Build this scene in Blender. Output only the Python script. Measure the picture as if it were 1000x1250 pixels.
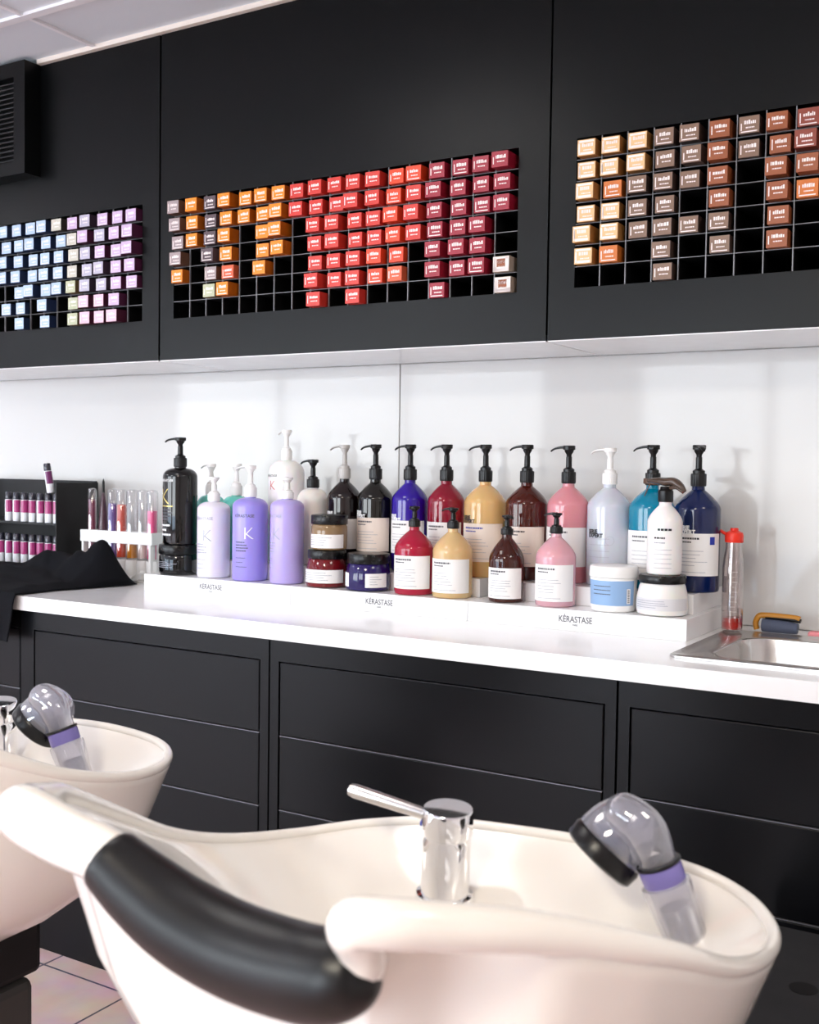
import bpy, bmesh, math, random
from mathutils import Vector, Matrix
random.seed(7)
for o in list(bpy.data.objects): bpy.data.objects.remove(o)
SC = bpy.context.scene
COL = SC.collection
PI = math.pi

# ------------------------------------------------------------------ camera
cam_d = bpy.data.cameras.new('camera'); cam = bpy.data.objects.new('camera', cam_d); COL.objects.link(cam)
R_ = Vector((0.85500605, 0.51841762, 0.01441637)); U_ = Vector((-0.03325146, 0.02705748, 0.99908069)); F_ = Vector((-0.51755096, 0.8546994, -0.04037245))
M = Matrix((R_, U_, -F_)).transposed().to_4x4(); M.translation = Vector((0, 0, 1.1975)); cam.matrix_world = M
cam_d.sensor_fit = 'HORIZONTAL'; cam_d.sensor_width = 24.0; cam_d.lens = 24.0 * 1351.67 / 1000
cam_d.dof.use_dof = True; cam_d.dof.focus_distance = 2.3; cam_d.dof.aperture_fstop = 6.3
cam_d.clip_start = 0.05
SC.camera = cam

# ------------------------------------------------------------------ world, lights, exposure
W = bpy.data.worlds.new('daylight'); SC.world = W; W.use_nodes = True
wn = W.node_tree.nodes; wl = W.node_tree.links; bg = wn['Background']
tc = wn.new('ShaderNodeTexCoord'); sp = wn.new('ShaderNodeSeparateXYZ'); cr = wn.new('ShaderNodeValToRGB')
wl.new(tc.outputs['Generated'], sp.inputs[0]); wl.new(sp.outputs['Z'], cr.inputs['Fac']); wl.new(cr.outputs['Color'], bg.inputs['Color'])
cr.color_ramp.elements[0].position = 0.0; cr.color_ramp.elements[0].color = (0.92, 0.97, 1.0, 1)
cr.color_ramp.elements[1].position = 0.7; cr.color_ramp.elements[1].color = (0.55, 0.74, 1.0, 1)
bg.inputs['Strength'].default_value = 14.5
SC.view_settings.view_transform = 'Standard'; SC.view_settings.look = 'None'
SC.view_settings.gamma = 1; SC.view_settings.exposure = -0.45; SC.view_settings.use_curve_mapping = False

ROOM_X0, ROOM_X1, ROOM_Y0, YW, ZC = -8.0, 2.6, -3.2, 2.41, 2.286
WINDOWS = [(-7.6, -3.6, 0.25, 2.12), (-2.9, -0.9, 0.05, 2.12)]
def area(name, loc, sx, sy, rot, power, col, portal=False):
    l = bpy.data.lights.new(name, 'AREA'); l.shape = 'RECTANGLE'; l.size = sx; l.size_y = sy; l.energy = power; l.color = col
    o = bpy.data.objects.new(name, l); COL.objects.link(o); o.location = loc; o.rotation_euler = rot
    if portal: l.cycles.is_portal = True
    return o
for i, (a, b, c, d) in enumerate(WINDOWS):
    area('window_daylight_portal', ((a+b)/2, ROOM_Y0-0.02, (c+d)/2), b-a, d-c, (PI/2, 0, 0), 1, (1, 1, 1), True)
FILL_LAMPS = [(-1.65, 0.965, 3, (1, .98, .94)), (-0.45, -0.835, 50, (1, .90, .72)), (-2.85, -0.835, 26, (.95, .98, 1)), (0.75, 0.965, 8, (1, .94, .84)), (-4.65, 0.365, 12, (.92, .96, 1))]  # unseen panels added for fill; warmest one inferred from the bowl's warm light

# ------------------------------------------------------------------ materials
def mat(name, col, rough=.5, metal=0, trans=0, ior=1.45, coat=0, emit=None, es=0, spec=.5, sss=0, alpha=1, noise=0, nscale=20, bump=0, bscale=200):
    m = bpy.data.materials.new(name); m.use_nodes = True; nt = m.node_tree; b = nt.nodes['Principled BSDF']
    b.inputs['Base Color'].default_value = (*col, 1); b.inputs['Roughness'].default_value = rough; b.inputs['Metallic'].default_value = metal
    b.inputs['Transmission Weight'].default_value = trans; b.inputs['IOR'].default_value = ior; b.inputs['Coat Weight'].default_value = coat
    b.inputs['Specular IOR Level'].default_value = spec; b.inputs['Alpha'].default_value = alpha
    if sss: b.inputs['Subsurface Weight'].default_value = sss; b.inputs['Subsurface Scale'].default_value = .01
    if emit: b.inputs['Emission Color'].default_value = (*emit, 1); b.inputs['Emission Strength'].default_value = es
    t = nt.nodes.new('ShaderNodeTexCoord')
    n = nt.nodes.new('ShaderNodeTexNoise'); n.inputs['Scale'].default_value = nscale; n.inputs['Detail'].default_value = 3
    nt.links.new(t.outputs['Object'], n.inputs['Vector'])
    mr = nt.nodes.new('ShaderNodeMapRange'); mr.inputs['To Min'].default_value = max(0, rough*(1-.12)); mr.inputs['To Max'].default_value = min(1, rough*(1+.12))
    nt.links.new(n.outputs['Fac'], mr.inputs['Value']); nt.links.new(mr.outputs['Result'], b.inputs['Roughness'])
    if noise:
        mx = nt.nodes.new('ShaderNodeMix'); mx.data_type = 'RGBA'
        mx.inputs[6].default_value = (*[c*(1-noise) for c in col], 1); mx.inputs[7].default_value = (*[min(1, c*(1+noise)) for c in col], 1)
        nt.links.new(n.outputs['Fac'], mx.inputs[0]); nt.links.new(mx.outputs[2], b.inputs['Base Color'])
    if bump:
        n2 = nt.nodes.new('ShaderNodeTexNoise'); n2.inputs['Scale'].default_value = bscale; nt.links.new(t.outputs['Object'], n2.inputs['Vector'])
        bp = nt.nodes.new('ShaderNodeBump'); bp.inputs['Strength'].default_value = bump; bp.inputs['Distance'].default_value = .002
        nt.links.new(n2.outputs['Fac'], bp.inputs['Height']); nt.links.new(bp.outputs['Normal'], b.inputs['Normal'])
    return m
def hexc(h):
    v = [int(h[i:i+2], 16)/255 for i in (0, 2, 4)]
    return tuple(c/12.92 if c <= .04045 else ((c+.055)/1.055)**2.4 for c in v)
LAM = mat('black_laminate', hexc('090a0b'), .32, spec=.20, bump=.04, bscale=900)
LAM2 = mat('dark_cabinet_paint', hexc('0a0b0e'), .30, spec=.2, bump=.04, bscale=900)
INNER = mat('rack_inner_black', hexc('060607'), .7, spec=.25)
WIRE = mat('rack_divider_metal', hexc('77777a'), .4, metal=.3)
SPLASH = mat('white_back_painted_glass', hexc('d8d7d5'), .06, spec=.26)
WHITELAM = mat('white_laminate', hexc('f4f3f4'), .22, coat=.2)
WALLP = mat('wall_paint', hexc('f3f2f0'), .8, noise=.02)
CERAM = mat('white_ceramic', hexc('f0ebe4'), .14, coat=.5)
BLACKRUB = mat('black_rubber', hexc('0c0c0d'), .36, spec=.4, bump=.04, bscale=400)
BLKPL = mat('black_plastic', hexc('0b0b0d'), .28, spec=.4)
BLKMAT = mat('black_matte', hexc('0d0d0f'), .6)
WHTPL = mat('white_plastic', hexc('f0eeec'), .3)
GRYPL = mat('grey_plastic', hexc('b4b0ac'), .3)
CHROME = mat('chrome', (.9, .9, .91), .06, metal=1)
BRUSH = mat('brushed_steel', (.62, .6, .58), .24, metal=1, noise=.06, nscale=8)
def thin(name, tint, base=.06, rough=.05, refr_white=0):
    m = bpy.data.materials.new(name); m.use_nodes = True; nt = m.node_tree; nt.nodes.remove(nt.nodes['Principled BSDF']); out = nt.nodes['Material Output']
    tr = nt.nodes.new('ShaderNodeBsdfTransparent'); tr.inputs[0].default_value = (*tint, 1)
    gl = nt.nodes.new('ShaderNodeBsdfGlossy'); gl.inputs['Roughness'].default_value = rough
    lw = nt.nodes.new('ShaderNodeLayerWeight'); lw.inputs['Blend'].default_value = .35
    mr = nt.nodes.new('ShaderNodeMapRange'); mr.inputs['To Min'].default_value = base; mr.inputs['To Max'].default_value = .85
    mx = nt.nodes.new('ShaderNodeMixShader')
    nt.links.new(lw.outputs['Facing'], mr.inputs['Value']); nt.links.new(mr.outputs['Result'], mx.inputs[0]); nt.links.new(tr.outputs[0], mx.inputs[1]); nt.links.new(gl.outputs[0], mx.inputs[2]); nt.links.new(mx.outputs[0], out.inputs['Surface'])
    if refr_white:
        tl = nt.nodes.new('ShaderNodeBsdfTranslucent'); tl.inputs[0].default_value = (.9, .9, .98, 1); m2 = nt.nodes.new('ShaderNodeMixShader'); m2.inputs[0].default_value = refr_white
        nt.links.new(mx.outputs[0], m2.inputs[1]); nt.links.new(tl.outputs[0], m2.inputs[2]); nt.links.new(m2.outputs[0], out.inputs['Surface'])
    return m
CLEAR = thin('clear_plastic', (.985, .985, 1), .12, refr_white=.20)  # whitish share imitates the white basin refracted in the clear plastic
PURPR = mat('violet_seal', hexc('8b80c8'), .25, trans=.3)
BEADS = mat('filter_beads', hexc('8c8c96'), .6, noise=.5, nscale=300)
LABEL = mat('white_label', hexc('f1eeec'), .45)
LABPK = mat('cream_label', hexc('ecdccf'), .45)
LABBL = mat('blue_label', hexc('8fb0d8'), .45)
INK = mat('grey_ink', hexc('55555c'), .5)
INKG = mat('soft_grey_ink', hexc('66666c'), .5)
INKD = mat('dark_ink', hexc('1e1e22'), .5)
INKW = mat('white_ink', hexc('efefef'), .5)
INKL = mat('pale_grey_ink', hexc('a5a5b0'), .5)
GOLD = mat('gold_ink', hexc('d8c479'), .3, metal=.4)
REDINK = mat('red_ink', hexc('d6543f'), .4)
BLUEINK = mat('blue_ink', hexc('2134a0'), .4)
REDPL = mat('red_plastic', hexc('e8301c'), .35)
CLOTH = mat('black_towel_cloth', hexc('0e0f14'), .95, bump=.8, bscale=500, spec=.2)

# ------------------------------------------------------------------ mesh helpers
class MB:
    def __init__(s): s.v = []; s.f = []; s.m = []; s.sm = []
    def add(s, vs, fs, mi=0, smooth=False):
        n = len(s.v); s.v += [tuple(v) for v in vs]
        for f in fs: s.f.append(tuple(n+i for i in f)); s.m.append(mi); s.sm.append(smooth)
        return s
    def box(s, x0, x1, y0, y1, z0, z1, mi=0, bev=0):
        if bev <= 0:
            v = [(x, y, z) for z in (z0, z1) for y in (y0, y1) for x in (x0, x1)]
            return s.add(v, [(0, 2, 3, 1), (4, 5, 7, 6), (0, 1, 5, 4), (2, 6, 7, 3), (0, 4, 6, 2), (1, 3, 7, 5)], mi)
        bm = bmesh.new(); bmesh.ops.create_cube(bm, size=1)
        for w in bm.verts: w.co = Vector(((x0+x1)/2+w.co.x*(x1-x0), (y0+y1)/2+w.co.y*(y1-y0), (z0+z1)/2+w.co.z*(z1-z0)))
        bmesh.ops.bevel(bm, geom=list(bm.edges), offset=bev, segments=2, affect='EDGES', profile=.5)
        bm.verts.index_update()
        s.add([w.co for w in bm.verts], [[q.index for q in f.verts] for f in bm.faces], mi); bm.free(); return s
    def lathe(s, prof, n=40, cx=0, cy=0, mi=0, caps=True, M=None, sx=1, sy=1, smooth=True):
        vs = []; fs = []
        for r, z in prof:
            for i in range(n):
                a = 2*PI*i/n; vs.append(Vector((cx+sx*r*math.cos(a), cy+sy*r*math.sin(a), z)))
        for j in range(len(prof)-1):
            for i in range(n): fs.append((j*n+i, j*n+(i+1) % n, (j+1)*n+(i+1) % n, (j+1)*n+i))
        if caps: fs.append(tuple(range(n))[::-1]); fs.append(tuple((len(prof)-1)*n+i for i in range(n)))
        if M is not None: vs = [M @ v for v in vs]
        return s.add(vs, fs, mi, smooth)
    def tube(s, pts, rad, n=12, mi=0, flat=1.0, up=None):
        pts = [Vector(p) for p in pts]; k = len(pts)
        if not hasattr(rad, '__len__'): rad = [rad]*k
        vs = []; fs = []; N = None
        for j, p in enumerate(pts):
            t = (pts[min(j+1, k-1)]-pts[max(j-1, 0)]).normalized()
            if N is None:
                N = Vector(up) if up else (Vector((0, 0, 1)) if abs(t.z) < .9 else Vector((1, 0, 0)))
            N = (N-t*N.dot(t)).normalized(); B = t.cross(N)
            for i in range(n):
                a = 2*PI*i/n; vs.append(p+N*(rad[j]*flat*math.cos(a))+B*(rad[j]*math.sin(a)))
        for j in range(k-1):
            for i in range(n): fs.append((j*n+i, j*n+(i+1) % n, (j+1)*n+(i+1) % n, (j+1)*n+i))
        fs.append(tuple(range(n))[::-1]); fs.append(tuple((k-1)*n+i for i in range(n)))
        return s.add(vs, fs, mi, True)
    def grid(s, fn, nu, nv, mi=0, closed=False):
        vs = [fn(i/(nu if closed else nu-1), j/(nv-1)) for j in range(nv) for i in range(nu)]
        fs = []
        for j in range(nv-1):
            for i in range(nu if closed else nu-1):
                i2 = (i+1) % nu; fs.append((j*nu+i, j*nu+i2, (j+1)*nu+i2, (j+1)*nu+i))
        return s.add(vs, fs, mi, True)
    def build(s, name, mats, parent=None, loc=None, auto=40, fix=True):
        me = bpy.data.meshes.new(name); me.from_pydata(s.v, [], s.f)
        if not isinstance(mats, (list, tuple)): mats = [mats]
        for m in mats: me.materials.append(m)
        me.polygons.foreach_set('material_index', s.m); me.polygons.foreach_set('use_smooth', s.sm)
        if fix:
            bm = bmesh.new(); bm.from_mesh(me); bmesh.ops.recalc_face_normals(bm, faces=bm.faces)
            for e in bm.edges:
                if len(e.link_faces) == 2 and e.calc_face_angle(0) > math.radians(auto): e.smooth = False
            bm.to_mesh(me); bm.free()
        me.update()
        o = bpy.data.objects.new(name, me); COL.objects.link(o)
        if parent: o.parent = parent
        if loc: o.location = loc
        return o
def tag(o, label, cat, group=None):
    o['label'] = label; o['category'] = cat
    if group: o['group'] = group
    return o
def empty(name, loc, label, cat, group=None, rz=0):
    o = bpy.data.objects.new(name, None); COL.objects.link(o); o.location = loc; o.rotation_euler = (0, 0, rz); o.empty_display_size = .05
    return tag(o, label, cat, group)
def struct(o): o['kind'] = 'structure'; return o
def copy_tree(o, parent=None):
    c = o.copy(); COL.objects.link(c); c.parent = parent
    for ch in [x for x in bpy.data.objects if x.parent == o]: copy_tree(ch, c)
    return c
def spline(P, n, closed=False):
    out = []; k = len(P); segs = k if closed else k-1
    for q in range(n):
        t = q/(n if closed else n-1)*segs; i = min(int(t), segs-1); f = t-i
        g = (lambda j: P[j % k]) if closed else (lambda j: P[max(0, min(k-1, j))])
        a, b, c, d = g(i-1), g(i), g(i+1), g(i+2)
        out.append(tuple(.5*((2*b[m])+(-a[m]+c[m])*f+(2*a[m]-5*b[m]+4*c[m]-d[m])*f*f+(-a[m]+3*b[m]-3*c[m]+d[m])*f**3) for m in range(len(b))))
    return out
_tx = {}
def text_tris(body, size, align='LEFT', bold=.012):
    key = (body, size, align, bold)
    if key in _tx: return _tx[key]
    cu = bpy.data.curves.new('t', 'FONT'); cu.body = body; cu.size = size; cu.align_x = align; cu.resolution_u = 3; cu.offset = size*bold
    ob = bpy.data.objects.new('t', cu); me = bpy.data.meshes.new_from_object(ob)
    r = ([tuple(v.co) for v in me.vertices], [tuple(p.vertices) for p in me.polygons])
    bpy.data.objects.remove(ob); bpy.data.curves.remove(cu); bpy.data.meshes.remove(me); _tx[key] = r
    return r

# ------------------------------------------------------------------ room shell
def wall_with_holes(name, y, x0, x1, z0, z1, holes, th, m):
    b = MB(); xs = sorted({x0, x1, *[h[0] for h in holes], *[h[1] for h in holes]})
    for a, c in zip(xs, xs[1:]):
        hs = [h for h in holes if h[0] <= a and h[1] >= c]
        if not hs: b.box(a, c, y-th, y, z0, z1)
        for h in hs: b.box(a, c, y-th, y, z0, h[2]); b.box(a, c, y-th, y, h[3], z1)
    return struct(b.build(name, m))
def tile_mat():
    m = bpy.data.materials.new('terracotta_tiles'); m.use_nodes = True; nt = m.node_tree; b = nt.nodes['Principled BSDF']
    t = nt.nodes.new('ShaderNodeTexCoord'); mp = nt.nodes.new('ShaderNodeMapping'); mp.inputs['Location'].default_value = (2.077, -1.776, 0)
    br = nt.nodes.new('ShaderNodeTexBrick'); br.offset = 0; br.squash = 1
    br.inputs['Scale'].default_value = 1; br.inputs['Brick Width'].default_value = .28; br.inputs['Row Height'].default_value = .28; br.inputs['Mortar Size'].default_value = .003
    br.inputs['Color1'].default_value = (*hexc('e0c2bc'), 1); br.inputs['Color2'].default_value = (*hexc('cfafaa'), 1); br.inputs['Mortar'].default_value = (*hexc('575163'), 1)
    nt.links.new(t.outputs['Object'], mp.inputs[0]); nt.links.new(mp.outputs[0], br.inputs['Vector'])
    n = nt.nodes.new('ShaderNodeTexNoise'); n.inputs['Scale'].default_value = 9; n.inputs['Detail'].default_value = 6; nt.links.new(t.outputs['Object'], n.inputs['Vector'])
    mx = nt.nodes.new('ShaderNodeMix'); mx.data_type = 'RGBA'; mx.blend_type = 'SOFT_LIGHT'; mx.inputs[0].default_value = .8
    nt.links.new(br.outputs['Color'], mx.inputs[6]); nt.links.new(n.outputs['Color'], mx.inputs[7]); nt.links.new(mx.outputs[2], b.inputs['Base Color'])
    b.inputs['Roughness'].default_value = .3
    return m
struct(MB().box(ROOM_X0-.1, ROOM_X1+.1, ROOM_Y0-.1, YW+.1, -.1, 0).build('floor', tile_mat()))
struct(MB().box(ROOM_X0, ROOM_X1, YW, YW+.1, 0, ZC+.1).build('wall_back', WALLP))
struct(MB().box(ROOM_X0-.1, ROOM_X0, ROOM_Y0-.1, YW+.1, 0, ZC+.1).build('wall_left', WALLP))
struct(MB().box(ROOM_X1, ROOM_X1+.1, ROOM_Y0-.1, YW+.1, 0, ZC+.1).build('wall_right', WALLP))
wall_with_holes('wall_front', ROOM_Y0, ROOM_X0, ROOM_X1, 0, ZC+.1, WINDOWS, .12, WALLP)
FRAME = mat('window_frame_grey', hexc('3a3d42'), .4)
PANE = mat('window_glass', (1, 1, 1), .0, trans=1, ior=1.02)
for i, (a, b, c, d) in enumerate(WINDOWS):
    w = MB(); t = .05; y0, y1 = ROOM_Y0-.09, ROOM_Y0-.03
    w.box(a, a+t, y0, y1, c, d); w.box(b-t, b, y0, y1, c, d); w.box(a+t, b-t, y0, y1, c, c+t); w.box(a+t, b-t, y0, y1, d-t, d)
    k = max(1, round((b-a)/1.3))
    for j in range(1, k): x = a+(b-a)*j/k; w.box(x-.025, x+.025, y0, y1, c+t, d-t)
    struct(w.build('window_%d' % (i+1), FRAME))
# pavement outside the windows
struct(MB().box(-16, 8, -12, ROOM_Y0-.12, -.12, -.02).build('ground_outside', mat('pavement', hexc('e2e0dc'), .8, noise=.1)))
# ceiling: tiles on a grid
CEIL = mat('ceiling_tile', hexc('e6ebf0'), .85, bump=.3, bscale=700)
ceil = struct(MB().box(ROOM_X0, ROOM_X1, ROOM_Y0, YW, ZC+.006, ZC+.1).build('ceiling', CEIL))
g = MB(); TX, TY = -2.2505, 1.865
lam_cells = {(round((x-TX)/.6-.5), round((TY-y)/.6-.5)) for x, y, *_ in FILL_LAMPS}
k0 = int((ROOM_X0-TX)/.6); k1 = int((ROOM_X1-TX)/.6)
for k in range(k0, k1+1): x = TX+k*.6; g.box(x-.006, x+.006, ROOM_Y0, 2.098, ZC-.0005, ZC+.007)
for k in range(0, 9): y = TY-k*.6; g.box(ROOM_X0, ROOM_X1, y-.012, y+.012, ZC-.0015, ZC+.007)
struct(g.build('trim_1', mat('ceiling_bar_white', hexc('f6f5f7'), .45)))
struct(MB().box(-2.47, ROOM_X1, 2.084, 2.098, ZC-.006, ZC+.006).build('trim_2', mat('ceiling_edge_cream', hexc('efe2d6'), .6)))
FILL_PANEL = mat('lamp_diffuser', (1, 1, 1), .5, emit=(1, .97, .93), es=6)
for i, (x, y, p, c) in enumerate(FILL_LAMPS):
    t = empty('ceiling_fill_panel', (x, y, ZC), 'unseen square ceiling panel added for fill light, %s of the salon' % ['above the wash basins', 'behind the camera, right side', 'behind the camera, left side', 'right of the basins', 'at the far left'][i], 'ceiling light', 'added ceiling fill panels')
    fr = MB()
    for q in ((-.29, .29, -.29, -.265), (-.29, .29, .265, .29), (-.29, -.265, -.265, .265), (.265, .29, -.265, .265)): fr.box(q[0], q[1], q[2], q[3], -.012, .004)
    fr.build('frame', WHTPL, t); MB().box(-.265, .265, -.265, .265, -.004, .004).build('diffuser', FILL_PANEL, t)
    l = area('ceiling_fill_light', (x, y, ZC-.016), .5, .5, (0, 0, 0), p, c)

# splash back (glass) + shelf underside
def panel(name, x0, x1, label): tag(MB().box(x0, x1, YW-.008, YW-.0005, .869, 1.4585, bev=.001).build(name, SPLASH), label, 'splashback', 'white glass splashback panels')
panel('splashback_panel', -4.4, -1.4895, 'glossy white glass splashback panel, left of the seam')
panel('splashback_panel', -1.4865, 1.4, 'glossy white glass splashback panel, right of the seam')

# ------------------------------------------------------------------ upper cabinets with box racks
YU = 2.098; ZU0, ZU1 = 1.461, ZC-.0065
RZ1, RZ0 = 1.8625, 1.5645; CH = (RZ1-RZ0)/7
CW = .0533
def upper(x0, x1, rx0, rx1, label):
    t = empty('wall_cabinet', ((x0+x1)/2, YW-.01, ZU0), label, 'cabinet', 'black wall cabinets with box racks')
    ox, oy, oz = (x0+x1)/2, YW-.01, ZU0
    def bx(b, *a, **k): b.box(a[0]-ox, a[1]-ox, a[2]-oy, a[3]-oy, a[4]-oz, a[5]-oz, **k)
    e = .0012; x0 += e; x1 -= e
    f = MB()
    bx(f, x0, x1, YU, YU+.018, ZU0, RZ0); bx(f, x0, x1, YU, YU+.018, RZ1, ZU1)
    bx(f, x0, rx0, YU, YU+.018, RZ0, RZ1); bx(f, rx1, x1, YU, YU+.018, RZ0, RZ1)
    f.build('front_panel', LAM, t)
    c = MB(); bx(c, x0, x1, YU+.0182, YW-.012, ZU1-.02, ZU1); bx(c, x0, x0+.016, YU+.0182, YW-.012, ZU0+.013, ZU1-.02); bx(c, x1-.016, x1, YU+.0182, YW-.012, ZU0+.013, ZU1-.02)
    c.build('carcass', LAM, t)
    u = MB(); bx(u, x0, x1, YU+.001, YW-.012, ZU0-.002, ZU0+.012); u.build('underside_panel', WHITELAM, t)
    r = MB(); d = .16
    bx(r, rx0, rx1, YU+.0182+d, YU+.0182+d+.004, RZ0-.004, RZ1+.004)
    bx(r, rx0-.004, rx0, YU+.0182, YU+.0182+d, RZ0-.004, RZ1+.004); bx(r, rx1, rx1+.004, YU+.0182, YU+.0182+d, RZ0-.004, RZ1+.004)
    bx(r, rx0, rx1, YU+.0182, YU+.0182+d, RZ1, RZ1+.004); bx(r, rx0, rx1, YU+.0182, YU+.0182+d, RZ0-.004, RZ0)
    r.build('rack_liner', INNER, t)
    w = MB(); n = round((rx1-rx0)/CW)
    for i in range(1, n): x = rx0+(rx1-rx0)*i/n; bx(w, x-.0010, x+.0010, YU+.001, YU+.005, RZ0+.0002, RZ1-.0002)
    for k in range(1, 7): z = RZ0+CH*k; bx(w, rx0+.0002, rx1-.0002, YU+.0005, YU+.0045, z-.0012, z)
    dv = MB()
    for k in range(1, 7): z = RZ0+CH*k; bx(dv, rx0+.0002, rx1-.0002, YU+.0046, YU+.1775, z-.0012, z)
    for i in range(1, n): x = rx0+(rx1-rx0)*i/n; bx(dv, x-.0007, x+.0007, YU+.0051, YU+.1775, RZ0+.0002, RZ1-.0002)
    w.build('rack_shelf_grid', WIRE, t); dv.build('rack_divider', INNER, t)
    return t
upper(-3.105, -2.027, -3.045, -3.045+18*CW, 'leftmost black wall cabinet, its rack holding blue and lilac boxes')
upper(-2.0235, -.9485, -1.977, -1.977+18*CW, 'middle black wall cabinet, its rack holding orange and red boxes')
upper(-.9465, .1305, -.889, -.889+18*CW, 'right-hand black wall cabinet, its rack holding gold and brown boxes')
BC = {'s': 'a09090', 'o': 'ee8a1a', 'm': '57474c', 'r': 'd2372d', 'v': 'e6451f', 'w': '9c1830', 'p': 'd9603a', 'g': 'b8bc9c', 'W': 'e8ddd0',
      'c': 'e9c08a', 'O': 'cf7028', 't': '836654', 'b': '98522e', 'd': '8a3e2e', 'l': 'cdb2d2', 'k': 'b8b3c4', 'e': 'c8c3b4', 'u': 'b0c6e2', 'n': '3f3026', 'P': 'e4bccb'}
BN = {'s': 'silver grey', 'o': 'orange', 'm': 'dark mauve', 'r': 'red', 'v': 'orange-red', 'w': 'wine red', 'p': 'coral', 'g': 'pale green', 'W': 'white and brown',
      'c': 'cream and gold', 'O': 'copper orange', 't': 'taupe', 'b': 'brown', 'd': 'red-brown', 'l': 'lilac', 'k': 'grey-lilac', 'e': 'beige', 'u': 'pale blue', 'n': 'dark brown', 'P': 'pink'}
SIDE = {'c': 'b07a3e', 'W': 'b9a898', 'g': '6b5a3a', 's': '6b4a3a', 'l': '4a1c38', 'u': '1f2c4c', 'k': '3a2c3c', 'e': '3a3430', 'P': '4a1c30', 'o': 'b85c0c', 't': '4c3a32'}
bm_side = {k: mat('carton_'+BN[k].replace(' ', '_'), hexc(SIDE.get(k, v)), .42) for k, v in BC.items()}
bm_face = {k: mat('carton_face_'+BN[k].replace(' ', '_'), hexc(v), .35, noise=.1, nscale=60) for k, v in BC.items()}
PRN = mat('carton_print', hexc('f3e6e2'), .4)
_bmesh = {}
def carton_mesh(code, var):
    key = (code, var)
    if key in _bmesh: return _bmesh[key]
    rd = random.Random(hash(code) % 97 * 7+var) if False else random.Random(ord(code)*7+var)
    w, h, L = .0375, .0318, .13
    b = MB()
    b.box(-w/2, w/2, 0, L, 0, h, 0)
    y = -.0002
    def q(x0, x1, z0, z1, mi, yy=y): b.add([(x0, yy, z0), (x1, yy, z0), (x1, yy, z1), (x0, yy, z1)], [(0, 1, 2, 3)], mi)
    q(-w/2+.0005, w/2-.0005, .0005, h-.0005, 1)
    if code in 'cW':
        q(-w/2+.003, w/2-.003, h-.006, h-.002, 2, y*2); q(-w/2+.002, -w/2+.005, .003, h-.007, 2, y*2); q(-w/2+.006, w/2-.004, .002, .007, 2, y*2)
        if code == 'W': q(-w/2+.0005, w/2-.0005, .0005, .009, 2, y*2); q(w/2-.008, w/2-.0005, .001, h-.001, 2, y*2); q(-w/2+.0005, -w/2+.008, .001, h-.001, 2, y*2); q(-w/2+.009, w/2-.009, .010, h-.005, 3, y*2)
    q(-w/2+.0035, -w/2+.0055, .006, .019+.006*rd.random(), 2, y*2)
    x = -.009
    while x < .011:
        d = .0016+.0025*rd.random(); q(x, x+d, .017, .0215+.003*rd.random(), 2, y*2); x += d+.0009
    x = -.006
    while x < .010:
        d = .001+.003*rd.random(); q(x, x+d, .0095, .0118, 2, y*2); x += d+.0008
    if rd.random() < .5: q(-w/2+.004, w/2-.004, .0025, .0045, 2, y*2)
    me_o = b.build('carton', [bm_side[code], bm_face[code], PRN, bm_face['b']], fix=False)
    me = me_o.data; bpy.data.objects.remove(me_o); _bmesh[key] = me; return me
ORD = ['first', 'second', 'third', 'fourth', 'fifth', 'sixth', 'seventh', 'eighth', 'ninth', 'tenth', 'eleventh', 'twelfth', 'thirteenth', 'fourteenth', 'fifteenth', 'sixteenth', 'seventeenth', 'eighteenth']
ROWN = ['top row', 'second row', 'third row', 'fourth row', 'fifth row', 'sixth row', 'bottom row']
racks = [('left', -3.045, True, ['LllkleuuuuuuP', 'llkleuuuuuun', 'lllkeuuuuuun', 'llkkeuuuuuun', 'llkkguuuu...', '.lPPg.u.uu..', '.PPPg.u.u...']),
         ('middle', -1.977, False, ['somoooorrrrrvvwwww', 'somoooorrrrrvrwwww', 'somo.oo.rrrrvrwwww', 's.mo.oo.rrrrvrwww.', 'o.sp.o..rrrvv.www.', '..go....rrrvp.wwwW', '........r.r...w..W']),
         ('right', -.889, False, ['ccctTbtbd', 'ccctTbtbd', 'cOtttb.bb', 'cctt.b.bO', 'ccttTt.b.', 'cO.t.t.b.', '...t.....'])]
for rn, rx, rev, rows in racks:
    for ri, row in enumerate(rows):
        row = row.replace('T', 't').replace('L', 'l')
        for ci, ch in enumerate(row):
            if ch == '.': continue
            if rev and ci > 10: continue
            col = 17-ci if rev else ci
            x = rx+CW*(col+.5)+random.uniform(-.005, .003)
            z = RZ1-CH*(ri+1)+.0003
            prot = random.uniform(.010, .030)
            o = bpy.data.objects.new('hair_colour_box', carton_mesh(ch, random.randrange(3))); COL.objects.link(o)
            o.location = (x, YU-prot, z); o.rotation_euler = (0, 0, random.uniform(-.03, .03))
            side = 'column from the right' if rev else 'column from the left'
            tag(o, '%s carton end in the %s rack, %s, %s %s' % (BN[ch], rn, ROWN[ri], ORD[ci], side), 'box', 'hair colour boxes in the %s rack' % rn)

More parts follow.
